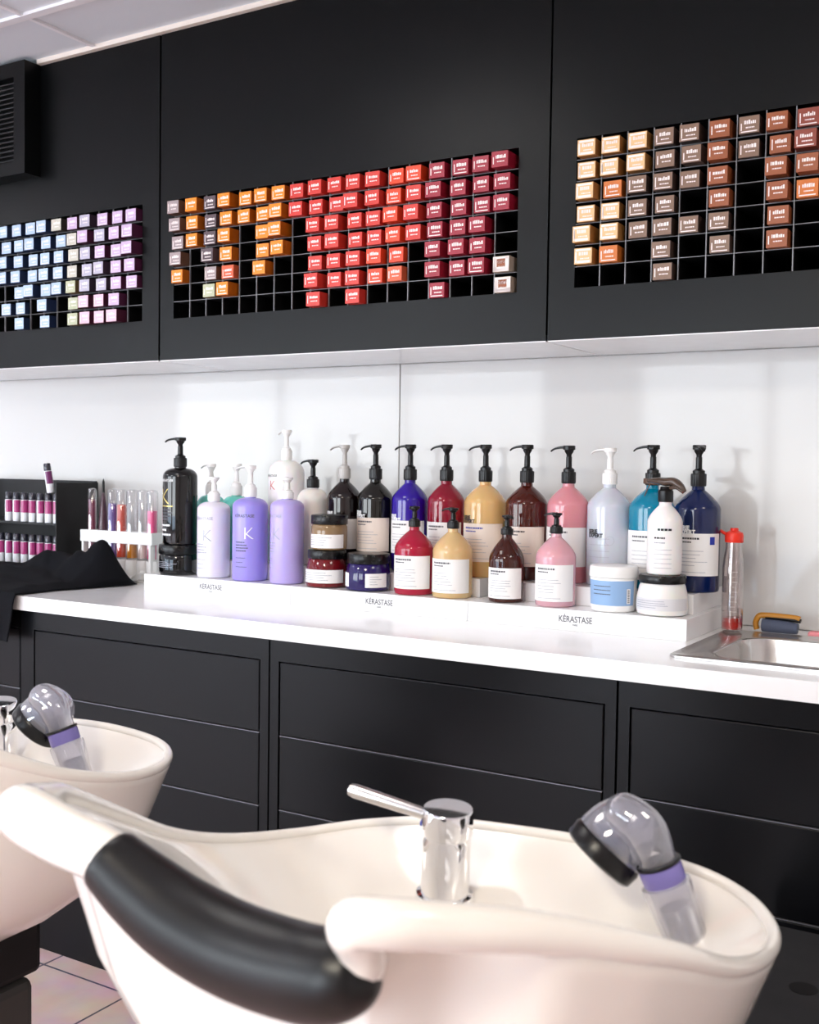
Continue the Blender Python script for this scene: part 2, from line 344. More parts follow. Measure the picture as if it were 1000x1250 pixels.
# ------------------------------------------------------------------ wall vent unit, top left
vx0, vx1, vy, vz0, vz1 = -3.25, -2.469, 2.043, 1.978, 2.2795
t = empty('ventilation_unit', (vx1-.39, YU-.001, vz0), 'black boxed air vent with horizontal slats under the ceiling', 'air vent')
O = Vector((vx1-.39, YU-.001, vz0))
b = MB(); fx0, fx1, fz0, fz1 = -3.2, -2.513, 2.012, 2.24
for q in ((vx0, vx1, vz0, fz0), (vx0, vx1, fz1, vz1), (vx0, fx0, fz0, fz1), (fx1, vx1, fz0, fz1)): b.box(q[0]-O.x, q[1]-O.x, vy-O.y, 0, q[2]-O.z, q[3]-O.z)
b.box(fx0-O.x, fx1-O.x, -.012, 0, fz0-O.z, fz1-O.z); b.build('housing', LAM, t)
SL = mat('vent_slat', hexc('3c3d40'), .35)
for k in range(17):
    z = fz0+.006+k*(fz1-fz0-.008)/17
    s = MB(); s.add([(fx0-O.x, vy+.002-O.y, z-O.z), (fx1-O.x, vy+.002-O.y, z-O.z), (fx1-O.x, vy+.012-O.y, z+.007-O.z), (fx0-O.x, vy+.012-O.y, z+.007-O.z),
                     (fx0-O.x, vy+.003-O.y, z-.0012-O.z), (fx1-O.x, vy+.003-O.y, z-.0012-O.z), (fx1-O.x, vy+.013-O.y, z+.0058-O.z), (fx0-O.x, vy+.013-O.y, z+.0058-O.z)],
                    [(0, 1, 2, 3), (7, 6, 5, 4), (0, 4, 5, 1), (2, 6, 7, 3), (1, 5, 6, 2), (0, 3, 7, 4)])
    s.build('slat', SL, t)
MB().lathe([(.004, 0), (.004, .004)], 12, -2.632-O.x, vy+.03-O.y, M=Matrix.Translation((0, 0, -.004))).build('indicator_lamp', mat('led', (1, 1, 1), emit=(1, 1, 1), es=3), t)

# ------------------------------------------------------------------ worktop, base cabinets, sink
CT = .868; YF = 1.833
SX0, SX1, SY0, SY1 = -.617, .25, 1.906, 2.285   # sink flange
BX0, BX1, BY0, BY1 = -.560, .21, 1.955, 2.235   # sink bowl opening
t = MB()
XL, XR, YB = -4.3, 1.3, YW-.0085
for q in ((XL, BX0, YF-.012, YB), (BX1, XR, YF-.012, YB), (BX0, BX1, YF-.012, BY0), (BX0, BX1, BY1, YB)): t.box(q[0], q[1], q[2], q[3], .8335, CT)
tag(t.build('worktop', WHITELAM), 'long white laminate worktop over the dark drawers', 'worktop')
EDGE_HL = mat('drawer_edge_highlight', hexc('7c7d84'), .3, metal=.4)  # painted highlight: grey strip stands in for the drawers' lit top edges
def base_unit(x0, x1, dx0, dx1, gz, label):
    ox, oy = (x0+x1)/2, YW-.02
    t = empty('base_cabinet', (ox, oy, 0), label, 'cabinet', 'dark base cabinets under the worktop')
    e = .0012; a, c = x0+e-ox, x1-e-ox; y0 = YF-oy; y1 = y0+.02
    b = MB(); T = gz[0]; zb = gz[-1]
    b.box(a, c, y0, y1, T+.0015, .8325); b.box(a, dx0-.0015-ox, y0, y1, zb, T+.0015); b.box(dx1+.0015-ox, c, y0, y1, zb, T+.0015); b.box(a, c, y0, y1, 0, zb)
    b.build('face_frame', LAM2, t)
    k = MB(); k.box(a, a+.016, y1+.0002, 0, 0, .8325); k.box(c-.016, c, y1+.0002, 0, 0, .8325); k.box(a+.016, c-.016, -.01, 0, 0, .60); k.build('carcass', LAM2, t)
    for z1, z0 in zip(gz, gz[1:]):
        d = MB(); d.box(dx0+.0015-ox, dx1-.0015-ox, y0+.0005, y1-.002, z0+.0025, z1-.0008, bev=.0022); d.build('drawer', LAM2, t)
        r = MB(); r.box(dx0+.0015-ox, dx1-.0015-ox, y0+.0008, y1+.004, z0-.0003, z0+.0011); r.build('lit_edge_strip', EDGE_HL, t)
G = [.7855, .629, .4715, .314, .1565]
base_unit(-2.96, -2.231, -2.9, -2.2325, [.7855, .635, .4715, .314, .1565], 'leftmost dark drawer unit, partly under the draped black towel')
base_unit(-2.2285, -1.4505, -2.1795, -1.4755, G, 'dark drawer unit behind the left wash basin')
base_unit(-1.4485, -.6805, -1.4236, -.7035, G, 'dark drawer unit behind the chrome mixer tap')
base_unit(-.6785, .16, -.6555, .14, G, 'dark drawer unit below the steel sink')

t = empty('sink', ((SX0+SX1)/2, (SY0+SY1)/2, CT), 'stainless steel inset sink at the right end of the worktop', 'sink')
ox, oy = (SX0+SX1)/2, (SY0+SY1)/2
def rrect(x0, x1, y0, y1, r, z, n=8):
    out = []
    for cx, cy, a0 in ((x1-r, y1-r, 0), (x0+r, y1-r, PI/2), (x0+r, y0+r, PI), (x1-r, y0+r, 1.5*PI)):
        for i in range(n+1): a = a0+PI/2*i/n; out.append((cx+r*math.cos(a)-ox, cy+r*math.sin(a)-oy, z))
    return out
def rings(b, rs, mi=0):
    n = len(rs[0]); vs = [p for r in rs for p in r]; fs = []
    for j in range(len(rs)-1):
        for i in range(n): fs.append((j*n+i, j*n+(i+1) % n, (j+1)*n+(i+1) % n, (j+1)*n+i))
    b.add(vs, fs, mi, True); return vs
b = MB()
R = [rrect(SX0, SX1, SY0, SY1, .02, .0005), rrect(SX0, SX1, SY0, SY1, .02, .004), rrect(SX0+.004, SX1-.004, SY0+.004, SY1-.004, .018, .0065), rrect(SX0+.012, SX1-.012, SY0+.012, SY1-.012, .015, .0045),
     rrect(SX0+.02, SX1-.02, SY0+.018, SY1-.02, .02, .003), rrect(BX0-.012, BX1+.012, BY0-.012, BY1+.012, .06, .003), rrect(BX0-.003, BX1+.003, BY0-.003, BY1+.003, .06, .001)]
rings(b, R); b.build('rim', BRUSH, t)
b = MB()
R = [rrect(BX0+.0, BX1, BY0, BY1, .06, 0), rrect(BX0+.004, BX1-.004, BY0+.004, BY1-.004, .058, -.02), rrect(BX0+.012, BX1-.012, BY0+.012, BY1-.012, .055, -.12), rrect(BX0+.03, BX1-.03, BY0+.03, BY1-.03, .045, -.145), rrect(BX0+.1, BX1-.1, BY0+.1, BY1-.1, .03, -.15)]
vs = rings(b, R); n = len(R[0]); b.add(R[-1], [tuple(range(n))]); b.build('basin', BRUSH, t)
tp = MB().lathe([(.022, 0), (.022, .01), (.016, .014), (.016, .1), (.013, .115)], 24).tube([(0, 0, .1), (0, -.02, .16), (0, -.09, .17), (0, -.14, .14)], .011)
o = tp.build('kitchen_tap', CHROME, t, loc=(.16, (BY1+SY1)/2-oy, .003))

# ------------------------------------------------------------------ white display risers
T1 = .911; T2 = .9515; RY0 = 2.099; RYS = 2.178
def riser(x0, x1, label, textx):
    t = empty('display_riser', ((x0+x1)/2, RY0, CT), label, 'display stand', 'white stepped display risers')
    e = .0006; hw = (x1-x0)/2-e
    MB().box(-hw, hw, 0, .29, 0, T1-CT, bev=.001).build('lower_step', WHITELAM, t)
    MB().box(-hw+.012, hw-.012, RYS-RY0, .289, T1-CT+.0001, T2-CT, bev=.001).build('upper_step', WHITELAM, t)
    b = MB()
    for body, size, z in (('KÉRASTASE', .018, .018), ('PARIS', .0055, .0105)):
        v, f = text_tris(body, size, 'CENTER')
        b.add([(p[0]*.80+textx-(x0+x1)/2, -.0006, z+p[1]) for p in v], f)
    b.build('lettering', INKG, t, fix=False)
riser(-2.076, -1.6, 'white stepped riser at the left end, under the black bottle', -1.848)
riser(-1.6, -1.121, 'white stepped riser in the middle, below the purple jar', -1.348)
riser(-1.121, -.641, 'white stepped riser at the right end, next to the sink', -.872)

# ------------------------------------------------------------------ bottles
def bmat(name, col, kind):
    if kind == 'solid': return mat(name, hexc(col), .28, coat=.3)
    if kind == 'pearl': return mat(name, hexc(col), .3, sss=.3, coat=.2)
    if kind == 'dark': return mat(name, hexc(col), .06, coat=.2)
    if kind == 'liq': return mat(name, hexc(col), .06, trans=.35, ior=1.33, coat=.5, sss=.3)
    if kind == 'clear': return mat(name, hexc(col), .06, trans=.6, ior=1.2, coat=.3)
def curl(prof, z, n=8): return prof
def prof_ser(r, hs, hn, rn):       # straight sides, domed sloping shoulder to a narrow neck
    p = [(r*.90, 0), (r*.97, .002), (r, .008), (r, hs*.5), (r, hs-.004)]
    for a in range(0, 9):
        k = a/8
        rr = rn+(r-rn)*(1-k**1.55)
        p.append((rr, hs+(hn-.008-hs)*k*.98))
    p += [(rn*.98, hn-.006), (rn*.95, hn)]
    return p
def prof_round(r, hs, hn, rn):     # cylinder with a round shoulder
    p = [(r*.88, 0), (r*.97, .0025), (r, .009), (r, hs*.5), (r, hs)]
    for a in range(1, 9):
        q = PI/2*a/8; p.append((rn+(r-rn)*math.cos(q), hs+(hn-.003-hs)*math.sin(q)))
    p += [(rn, hn)]
    return p
def wrap(b, v, f, r, a0, z0, mi=0):
    b.add([((r)*math.cos(a0+p[0]/r), (r)*math.sin(a0+p[0]/r), z0+p[1]) for p in v], f, mi)
def dashes(b, r, a0, z, width, h, rd, mi=0):
    x = 0
    while x < width:
        d = min(h*(.5+1.1*rd.random()), width-x)
        wrap(b, [(x, 0), (x+d, 0), (x+d, h), (x, h)], [(0, 1, 2, 3)], r, a0, z, mi); x += d+h*.28
def pump(parent, rn, z0, z1, m, rot=PI, size=1.0, collar=None, spout=.05):
    """collar + stem; the nozzle (head and spout) is its child"""
    H = z1-z0; c = collar or H*.30; R = rn*1.18
    b = MB(); n = 48
    rib = []
    vs = []; zz = [z0-.001, z0+c*.12, z0+c*.9, z0+c]
    for j, z in enumerate(zz):
        for i in range(n):
            a = 2*PI*i/n; rr = R*(1 if j in (1, 2) else .96)*(1-.025*(i % 2)); vs.append((rr*math.cos(a), rr*math.sin(a), z))
    fs = [(j*n+i, j*n+(i+1) % n, (j+1)*n+(i+1) % n, (j+1)*n+i) for j in range(3) for i in range(n)]
    b.add(vs, fs+[tuple(range(n))[::-1], tuple(3*n+i for i in range(n))])
    z = z0+c
    b.lathe([(R*.78, z-.0005), (R*.78, z+H*.07), (R*.66, z+H*.085), (R*.42, z+H*.12), (R*.40, z1-H*.30)], 24)
    p = b.build('pump', m, parent)
    q = MB()
    q.lathe([(R*.34, z1-H*.34), (R*.36, z1-H*.24), (R*.60, z1-H*.17), (R*.66, z1-H*.12), (R*.84, z1-H*.11), (R*.86, z1-H*.015), (R*.80, z1)], 24)
    L = spout*size; d = Vector((math.cos(rot), math.sin(rot), 0)); zt = z1-H*.045; hh = H*.045
    pts = [(0, 0, zt), tuple(d*L*.35+Vector((0, 0, zt+.000))), tuple(d*L*.65+Vector((0, 0, zt-H*.02))), tuple(d*L*.88+Vector((0, 0, zt-H*.06))), tuple(d*L*1.0+Vector((0, 0, zt-H*.115)))]
    q.tube(spline(pts, 12), [R*.55*(1-k/11)+.0028*(k/11)*1.0+.0005 for k in range(12)], 10, flat=.42, up=(0, 0, 1))
    q.build('nozzle', m, p)
    return p
def arc_label(parent, name, r, z0, z1, a0, a1, m, rr=.0004):
    b = MB(); n = max(6, int((a1-a0)/.09)); R = r+rr
    b.grid(lambda u, v: (R*math.cos(a0+(a1-a0)*u), R*math.sin(a0+(a1-a0)*u), z0+(z1-z0)*v), n, 2)
    return b.build(name, m, parent, fix=False)
FR = math.radians(-90)
def bottle(name, x, y, z, r, h, label, m, pm, style='ser', hs=.17, hn=.215, rn=.0135, lab=None, lm=LABEL, group=None, rot=PI, spout=.046, collar=None, head=None, ink='lines', tint=INK, seed=1, twist=0, cat='bottle', nopump=False, sy=1):
    t = empty(name, (x, y, z), label, cat, group, rz=twist)
    pr_ = (prof_ser if style == 'ser' else prof_round)(r, hs, hn, rn)
    MB().lathe(pr_, 56, sy=sy).build('body', m, t)
    if not nopump: pump(t, rn, hn, h, pm, rot-twist, 1, collar, spout)
    rd = random.Random(seed)
    if lab:
        L = arc_label(t, 'label', r, lab[0], lab[1], FR-1.45, FR+1.45, lm)
        b = MB(); R2 = r+.0008; H = lab[1]-lab[0]
        dashes(b, R2, FR-.6, lab[1]-H*.14, r*1.0, .0038, rd, 0)
        dashes(b, R2, FR-.6, lab[1]-H*.22, r*.65, .0026, rd, 0)
        zz = lab[1]-H*.42
        for k in range(5):
            dashes(b, R2, FR-.6, zz, r*(.8+.6*rd.random()), .0012, rd, 1); zz -= H*.085
        dashes(b, R2, FR-.6, lab[0]+H*.08, r*1.3, .0012, rd, 1)
        b.build('print', [tint, INKL], L, fix=False)
    if head:   # bold two-line title printed on the bottle above its label
        b = MB(); R2 = r+.0005
        for ln, body in enumerate(('SERIE', 'EXPERT')):
            v, f = text_tris(body, .0115, bold=.05); wrap(b, [(p[0]*.95, p[1]) for p in v], f, R2, FR-.60+head[2], head[0]-.0085*ln)
        b.build('title_print', head[1], t, fix=False)
    return t
BY = 2.252; FY = 2.15; hb = 1.2515-T2
bk = 'large pump bottles on the upper step'
SPEC = dict(style='ser', hs=.169, hn=.2165, rn=.0135, spout=.043)
bottle('pump_bottle', -1.552, BY, T2, .0425, 1.2504-T2, 'near-black brown bottle with a pale grey pump, behind the stacked jars', bmat('b1', '120607', 'dark'), GRYPL, head=(.128, INKW, -.1), lab=(.045, .118), group=bk, seed=2, **{**SPEC, 'rn': .0125})
bottle('pump_bottle', -1.461, BY, T2, .0437, hb, 'black bottle with cream label, behind the purple jar', bmat('b2', '0c0b08', 'dark'), BLKPL, head=(.132, INKW, -.25), lab=(.043, .124), lm=LABPK, group=bk, seed=3, **SPEC)
bottle('pump_bottle', -1.363, BY, T2, .0432, hb, 'deep violet-blue bottle with white label, left of the maroon one', bmat('b3', '2a0a8c', 'dark'), BLKPL, head=(.127, INKW, -.25), lab=(.043, .1205), group=bk, seed=4, **SPEC)
bottle('pump_bottle', -1.264, BY, T2, .0432, hb, 'maroon red bottle with a pinkish label, behind the small yellow one', bmat('b4', '9c1230', 'liq'), BLKPL, lab=(.038, .1205), group=bk, seed=5, **SPEC)
bottle('pump_bottle', -1.162, BY, T2, .0478, hb, 'large golden yellow bottle with cream label and black pump', bmat('b5', 'f5ca88', 'liq'), BLKPL, head=(.131, INKD, -.2), lab=(.0355, .1215), lm=LABPK, group=bk, seed=6, tint=BLUEINK, **SPEC)
bottle('pump_bottle', -1.058, BY, T2, .0467, hb, 'large amber brown bottle, behind the small brown one', bmat('b6', '55170a', 'liq'), BLKPL, lab=(.031, .1185), lm=LABPK, group=bk, seed=7, tint=INKD, **SPEC)
bottle('pump_bottle', -.958, BY, T2, .0455, 1.2497-T2, 'large translucent pink bottle with red neck, behind the small pink one', bmat('b7', 'f3a3ad', 'liq'), BLKPL, lab=(.036, .121), group=bk, seed=8, **SPEC)
tt = bottle('pump_bottle', -.863, BY, T2, .0466, 1.2447-T2, 'large pale lilac-white bottle with white pump, behind the blue tub', bmat('b8', 'e6eaf6', 'liq'), WHTPL, head=(.112, INKD, -.1), group=bk, seed=9, **SPEC)
b = MB(); rd = random.Random(4)
for k in range(6): dashes(b, .0471, FR-.65, .10-.013*k, .05, .0013, rd)
for k in range(40): # round emblem
    a0 = 2*PI*k/40; a1 = 2*PI*(k+1)/40; wrap(b, [(.0095*math.cos(a0), .0095*math.sin(a0)), (.0095*math.cos(a1), .0095*math.sin(a1)), (.0088*math.cos(a1), .0088*math.sin(a1)), (.0088*math.cos(a0), .0088*math.sin(a0))], [(0, 1, 2, 3)], .0472, FR+.42, .097)
b.build('print', INKL, tt, fix=False)
bottle('pump_bottle', -.768, BY, T2, .0482, hb, 'teal blue bottle with a brown strap around its neck', bmat('b9', '0093b8', 'liq'), BLKPL, lab=(.02, .1215), group=bk, seed=10, **SPEC)
tt = bottle('pump_bottle', -.671, BY, T2, .0463, hb, 'large navy blue bottle, rightmost on the upper step', bmat('b10', '0b1c4c', 'dark'), BLKPL, head=(.128, INKW, .0), lab=(.0345, .1205), group=bk, seed=11, tint=INKD, **{**SPEC, 'rot': math.radians(-62)})
b = MB(); wrap(b, [(0, 0), (.012, 0), (.012, .016), (0, .016)], [(0, 1, 2, 3)], .0475, FR+.85, .098); b.build('blue_emblem', BLUEINK, tt, fix=False)
# left group behind
bottle('pump_bottle', -1.648, BY, T2, .0402, 1.2133-T2, 'pearl white bottle with a black pump, behind the lavender one', bmat('b11', 'efe8e1', 'pearl'), BLKPL, style='round', hs=.155, hn=.192, rn=.0135, spout=.038, group=bk, seed=12)
TEAL = mat('teal_lotion_bottle', hexc('6fd0c2'), .2, sss=.3, coat=.3)
bottle('pump_bottle', -1.983, BY, T2, .0385, 1.1994-T2, 'turquoise bottle with white pump, between the black and white bottles', TEAL, WHTPL, style='round', hs=.135, hn=.167, rn=.013, spout=.036, group=bk, seed=14)
bottle('pump_bottle', -1.896, BY, T2, .0385, 1.2-T2, 'turquoise bottle with white pump, behind the pale and purple bottles', TEAL, WHTPL, style='round', hs=.135, hn=.167, rn=.013, spout=.012, group=bk, seed=15)
def kmark(parent, r, a, z, size, m, name='k_emblem'):
    b = MB(); s = size
    def stroke(x0, y0, x1, y1, w):
        for k in range(8):
            u0, u1 = k/8, (k+1)/8; X0, Y0, X1, Y1 = x0+(x1-x0)*u0, y0+(y1-y0)*u0, x0+(x1-x0)*u1, y0+(y1-y0)*u1
            wrap(b, [(X0-w/2, Y0), (X0+w/2, Y0), (X1+w/2, Y1), (X1-w/2, Y1)], [(0, 1, 2, 3)], r, a, z)
    stroke(0, 0, 0, s, s*.10); stroke(s*.08, s*.42, s*.62, s, s*.10); stroke(s*.08, s*.46, s*.68, 0, s*.16)
    return b.build(name, m, parent, fix=False)
def word(parent, body, size, r, a, z, m, name='lettering'):
    v, f = text_tris(body, size); b = MB(); wrap(b, v, f, r, a, z); return b.build(name, m, parent, fix=False)
tt = bottle('pump_bottle', -1.732, BY, T2, .046, 1.2875-T2, 'tall white bottle with white pump and a red K emblem', bmat('b13', 'f6f2f0', 'pearl'), WHTPL, style='round', hs=.225, hn=.262, rn=.0125, spout=.022, group=bk, seed=13, rot=math.radians(200))
kmark(tt, .0466, FR-.35, .185, .022, REDINK); word(tt, 'KÉRASTASE', .0085, .0466, FR-.8, .217, INK)
# front row
fr = 'bottles and jars on the lower step'
def jar(x, y, z, r, h, lidh, label, m, lm_, band, bm_, lidm=BLKPL, lidr=1.02, taper=1.0, ang=(-1.5, 1.5), seed=1, cat='jar', base=.97):
    t = empty('cosmetic_jar', (x, y, z), label, cat, fr)
    hb_ = h-lidh
    MB().lathe([(r*.85*base, 0), (r*base, .003), (r*1.0, .01), (r, hb_*.55), (r*taper*.995, hb_*.9), (r*taper*.94, hb_-.0005)], 56).build('body', m, t)
    R = r*lidr*taper
    MB().lathe([(R*.985, hb_), (R, hb_+.0015), (R, h-.003), (R*.975, h-.0005), (R*.9, h)], 56).build('lid', lidm, t)
    rd = random.Random(seed)
    for (a0, a1) in (ang if isinstance(ang[0], tuple) else (ang,)):
        L = arc_label(t, 'label', r, band[0], band[1], FR+a0, FR+a1, bm_)
        b = MB(); w = (a1-a0)*r*.45
        for k in range(4): dashes(b, r+.0008, FR+a0+(a1-a0)*.2, band[1]-(band[1]-band[0])*(.25+.18*k), w*(.6+.8*rd.random()), .0014, rd)
        b.build('print', INKL, L, fix=False)
    return t
BLKGL = bmat('kb', '060608', 'dark')
tt = jar(-2.004, FY, T1, .0496, .078, .024, 'wide black jar with black lid, under the black pump bottle', BLKGL, 0, (.015, .04), BLKGL, seed=3)
tt = bottle('pump_bottle', -1.999, FY, T1+.0782, .0445, 1.2661-T1-.0782, 'black bottle with a gold K, standing on the black jar', BLKGL, BLKPL, style='round', hs=.175, hn=.201, rn=.0145, spout=.052, group=fr, seed=20)
word(tt, 'KÉRASTASE', .0085, .045, FR-.62, .163, INKW); kmark(tt, .045, FR-.55, .106, .038, GOLD)
b = MB(); rd = random.Random(8); dashes(b, .045, FR-.62, .098, .042, .0035, rd, 0)
for k in range(4): dashes(b, .045, FR-.62, .088-.008*k, .042*(.7+.3*rd.random()), .0042, rd, 1)
for k in range(3): dashes(b, .045, FR-.62, .048-.012*k, .04*(.5+.5*rd.random()), .005, rd, 2)
b.build('print', [GOLD, INK, INKW], tt, fix=False)
def kbottle(x, r, h, hs, hn, label, col, ink, seed, spout=.034, bodykind='pearl', a=0.0, kink=None, wd='KÉRASTASE'):
    tt = bottle('pump_bottle', x, FY, T1, r, h, label, bmat('kb%d' % seed, col, bodykind), WHTPL, style='round', hs=hs, hn=hn, rn=.0135, spout=spout, group=fr, seed=seed)
    word(tt, wd, .0105, r+.0005, FR-.6+a, hs-.025, ink)
    kmark(tt, r+.0005, FR+.1+a, hs-.078, .028, kink or ink)
    b = MB(); rd = random.Random(seed)
    for k in range(4): dashes(b, r+.0005, FR-.5+a, hs-.088-.007*k, .036*(.7+.3*rd.random()), .0028, rd)
    for k in range(3): dashes(b, r+.0005, FR-.5+a, hs-.126-.011*k, .033*(.6+.4*rd.random()), .0016, rd)
    b.build('print', ink, tt, fix=False)
kbottle(-1.884, .0417, 1.166-T1, .172, .1945, 'pale pearl lilac-white bottle, left of the purple bottle', 'e5e1ee', INKL, 31, spout=.012)
kbottle(-1.765, .0439, 1.1965-T1, .183, .208, 'purple bottle with white pump and a pale K emblem', '9c8fe0', INK, 32, spout=.046, kink=INKW, a=.3)
kbottle(-1.65, .0409, 1.168-T1, .186, .207, 'lavender bottle with white pump, left of the stacked jars', 'b7a8e4', INKL, 33, spout=.012, a=-.35)
jar(-1.530, FY, T1, .0497, .0877, .020, 'maroon jar with black lid, at the bottom of a stack of two', bmat('j1', '6a0d14', 'dark'), 0, (.012, .043), LABEL, seed=5, taper=.9)
jar(-1.524, FY, T1+.0879, .0428, .0835, .022, 'brown see-through jar with black lid, on top of the maroon jar', bmat('j2', '8a6f4f', 'dark'), 0, (.006, .038), LABEL, seed=6)
jar(-1.412, FY, T1, .0524, .086, .023, 'dark purple jar with black lid and two white labels', bmat('j3', '1d0c52', 'dark'), 0, (.010, .042), LABEL, ang=((-1.1, -.42), (.45, 1.5)), seed=7, taper=.93)
SM = dict(style='ser', hs=.104, hn=.153, rn=.0115, spout=.028)
bottle('pump_bottle', -1.288, FY, T1, .0446, 1.1094-T1, 'small raspberry red bottle with white label, right of the purple jar', bmat('s1', 'c01a40', 'liq'), BLKPL, lab=(.0145, .0885), group=fr, seed=41, **{**SM, 'rot': math.radians(235), 'spout': .012})
bottle('pump_bottle', -1.188, FY, T1, .0445, 1.1088-T1, 'small yellow bottle with white label and black pump', bmat('s2', 'f6d097', 'liq'), BLKPL, lab=(.012, .0865), group=fr, seed=42, **SM)
bottle('dropper_bottle', -1.055, FY, T1, .038, 1.097-T1, 'small brown bottle with black dropper-like nozzle and white label', bmat('s3', '3a1208', 'dark'), BLKPL, lab=(.009, .0745), group=fr, seed=43, **{**SM, 'hs': .092, 'hn': .1455, 'rot': math.radians(-30), 'spout': .02})
bottle('pump_bottle', -.94, FY, T1, .0422, 1.106-T1, 'small translucent pink bottle with white label and black pump', bmat('s4', 'f6bcc7', 'liq'), BLKPL, lab=(.012, .0885), group=fr, seed=44, **SM)
tt = empty('cosmetic_tub', (-.811, FY, T1), 'white plastic tub with a light blue label, between pink bottle and white jar', 'tub', fr)
MB().lathe([(.041, 0), (.0445, .002), (.0455, .01), (.0475, .068), (.0468, .069)], 56).build('body', WHTPL, tt)
MB().lathe([(.0478, .0695), (.0495, .0705), (.0495, .080), (.0485, .089), (.0475, .0915), (.046, .0925)], 56).build('lid', WHTPL, tt)
b = MB(); b.grid(lambda u, v: ((.0459+.0016*v)*math.cos(FR-1.3+2.7*u), (.0459+.0016*v)*math.sin(FR-1.3+2.7*u), .014+.05*v), 30, 2); L = b.build('label', LABBL, tt, fix=False)
b = MB(); rd = random.Random(3)
for k in range(3): dashes(b, .0478, FR-.6, .052-.008*k, .04, .0016, rd, 0)
c_ = MB(); wrap(c_, [(0, 0), (.009, 0), (.009, .03), (0, .03)], [(0, 1, 2, 3)], .0478, FR+.95, .018); 
for k in range(9): wrap(c_, [(.002, k*.003+.002), (.007, k*.003+.002), (.007, k*.003+.0035), (.002, k*.003+.0035)], [(0, 1, 2, 3)], .0480, FR+.95, .018, 1)
c_.build('barcode_panel', [LABEL, INK], L, fix=False)
b.build('print', [INK, LABEL], L, fix=False)
WJ = bmat('wj', 'efeae6', 'pearl')
jar(-.708, FY, T1, .0506, .0805, .0165, 'white jar with black lid, under the white bottle', WJ, 0, (.012, .036), mat('jar_label_grey', hexc('dcd9dc'), .4), seed=9, taper=.9, lidr=1.02)
tt = bottle('spray_bottle', -.706, FY, T1+.0807, .0343, .185, 'white bottle with a brown trigger head, standing on the white jar', bmat('wb', 'eeeae8', 'pearl'), BLKPL, style='ser', hs=.105, hn=.146, rn=.0125, group=fr, seed=50, nopump=True)
b = MB(); rd = random.Random(5); dashes(b, .0348, FR-.1, .088, .028, .0045, rd, 1); dashes(b, .0348, FR-.3, .072, .022, .0035, rd, 1); dashes(b, .0348, FR-.3, .063, .022, .0025, rd, 0)
for k in range(5): dashes(b, .0348, FR-.3, .05-.009*k, .036, .0011, rd, 0)
b.build('print', [INKL, INKD], tt, fix=False)
TRIG = mat('smoky_brown_plastic', hexc('4a3a30'), .2, coat=.4)
b = MB(); b.lathe([(.0145, .144), (.0150, .146), (.0150, .166), (.0120, .169), (.010, .175)], 32); p = b.build('collar', BLKPL, tt)
b = MB(); b.tube(spline([(-.040, .012, .186), (-.02, .006, .186), (0, 0, .184), (.018, -.006, .185), (.034, -.012, .176), (.044, -.014, .166)], 16), [.006, .0065, .008, .010, .0115, .012, .0125, .0125, .012, .0115, .011, .010, .009, .007, .005, .003], 14, flat=.7)
b.tube(spline([(.010, -.003, .172), (.024, -.008, .174), (.040, -.013, .165)], 8), .0045, 8); b.build('trigger_head', TRIG, tt)
# brown strap around the teal bottle's neck
b = MB(); n = 40
vs = []; 
for j in range(n):
    a = 2*PI*j/n
    for (dr, dz) in ((0, -.005), (.003, -.005), (.003, .005), (0, .005)): vs.append(((.0165+dr)*math.cos(a), (.0165+dr)*math.sin(a), dz+.0015*math.sin(a*2)))
b.add(vs, [(j*4+k, ((j+1) % n)*4+k, ((j+1) % n)*4+(k+1) % 4, j*4+(k+1) % 4) for j in range(n) for k in range(4)])
b.tube([(0.002, -.018, -.002), (-.004, -.026, -.02), (-.010, -.035, -.043)], .0013, 6)
tag(b.build('elastic_strap', mat('brown_elastic', hexc('5d4436'), .5), loc=(-.768, BY, T2+.2235)), 'brown elastic strap looped round the teal bottle neck', 'strap')

# graduated applicator with red lid, next to the sink
t = empty('applicator_bottle', (-.598, 2.262, CT+.0068), 'clear graduated bottle with red flip lid and red liquid', 'bottle')
CLR2 = thin('clear_bottle_plastic', (.97, .93, .92), .07)
MB().lathe([(.019, 0), (.021, .002), (.0215, .03), (.0215, .13), (.0195, .15), (.0165, .168), (.0165, .182), (.0157, .182), (.0157, .168), (.0187, .15), (.0207, .13), (.0207, .03), (.020, .004), (.001, .003)], 40, caps=False).build('body', CLR2, t)
MB().lathe([(.001, .0035), (.0198, .004), (.0204, .012), (.0204, .027), (.001, .027)], 40, caps=False).build('red_liquid', mat('red_liquid', hexc('c8281c'), .15, trans=.2), t)
b = MB()
for k in range(9): wrap(b, [(0, 0), (.009 if k % 2 else .014, 0), (.009 if k % 2 else .014, .0009), (0, .0009)], [(0, 1, 2, 3)], .0219, FR, .04+.01*k)
b.build('graduation_marks', INKW, t, fix=False)
l = MB().lathe([(.0178, .180), (.0185, .182), (.0185, .194), (.0165, .200), (.008, .204), (.008, .209), (.0, .209)], 28, caps=False); l.build('lid', REDPL, t)
MB().tube([(-.016, 0, .196), (-.028, .002, .202), (-.042, .004, .207)], [.006, .0055, .0045], 8, flat=.6).build('lid_tab', REDPL, t)
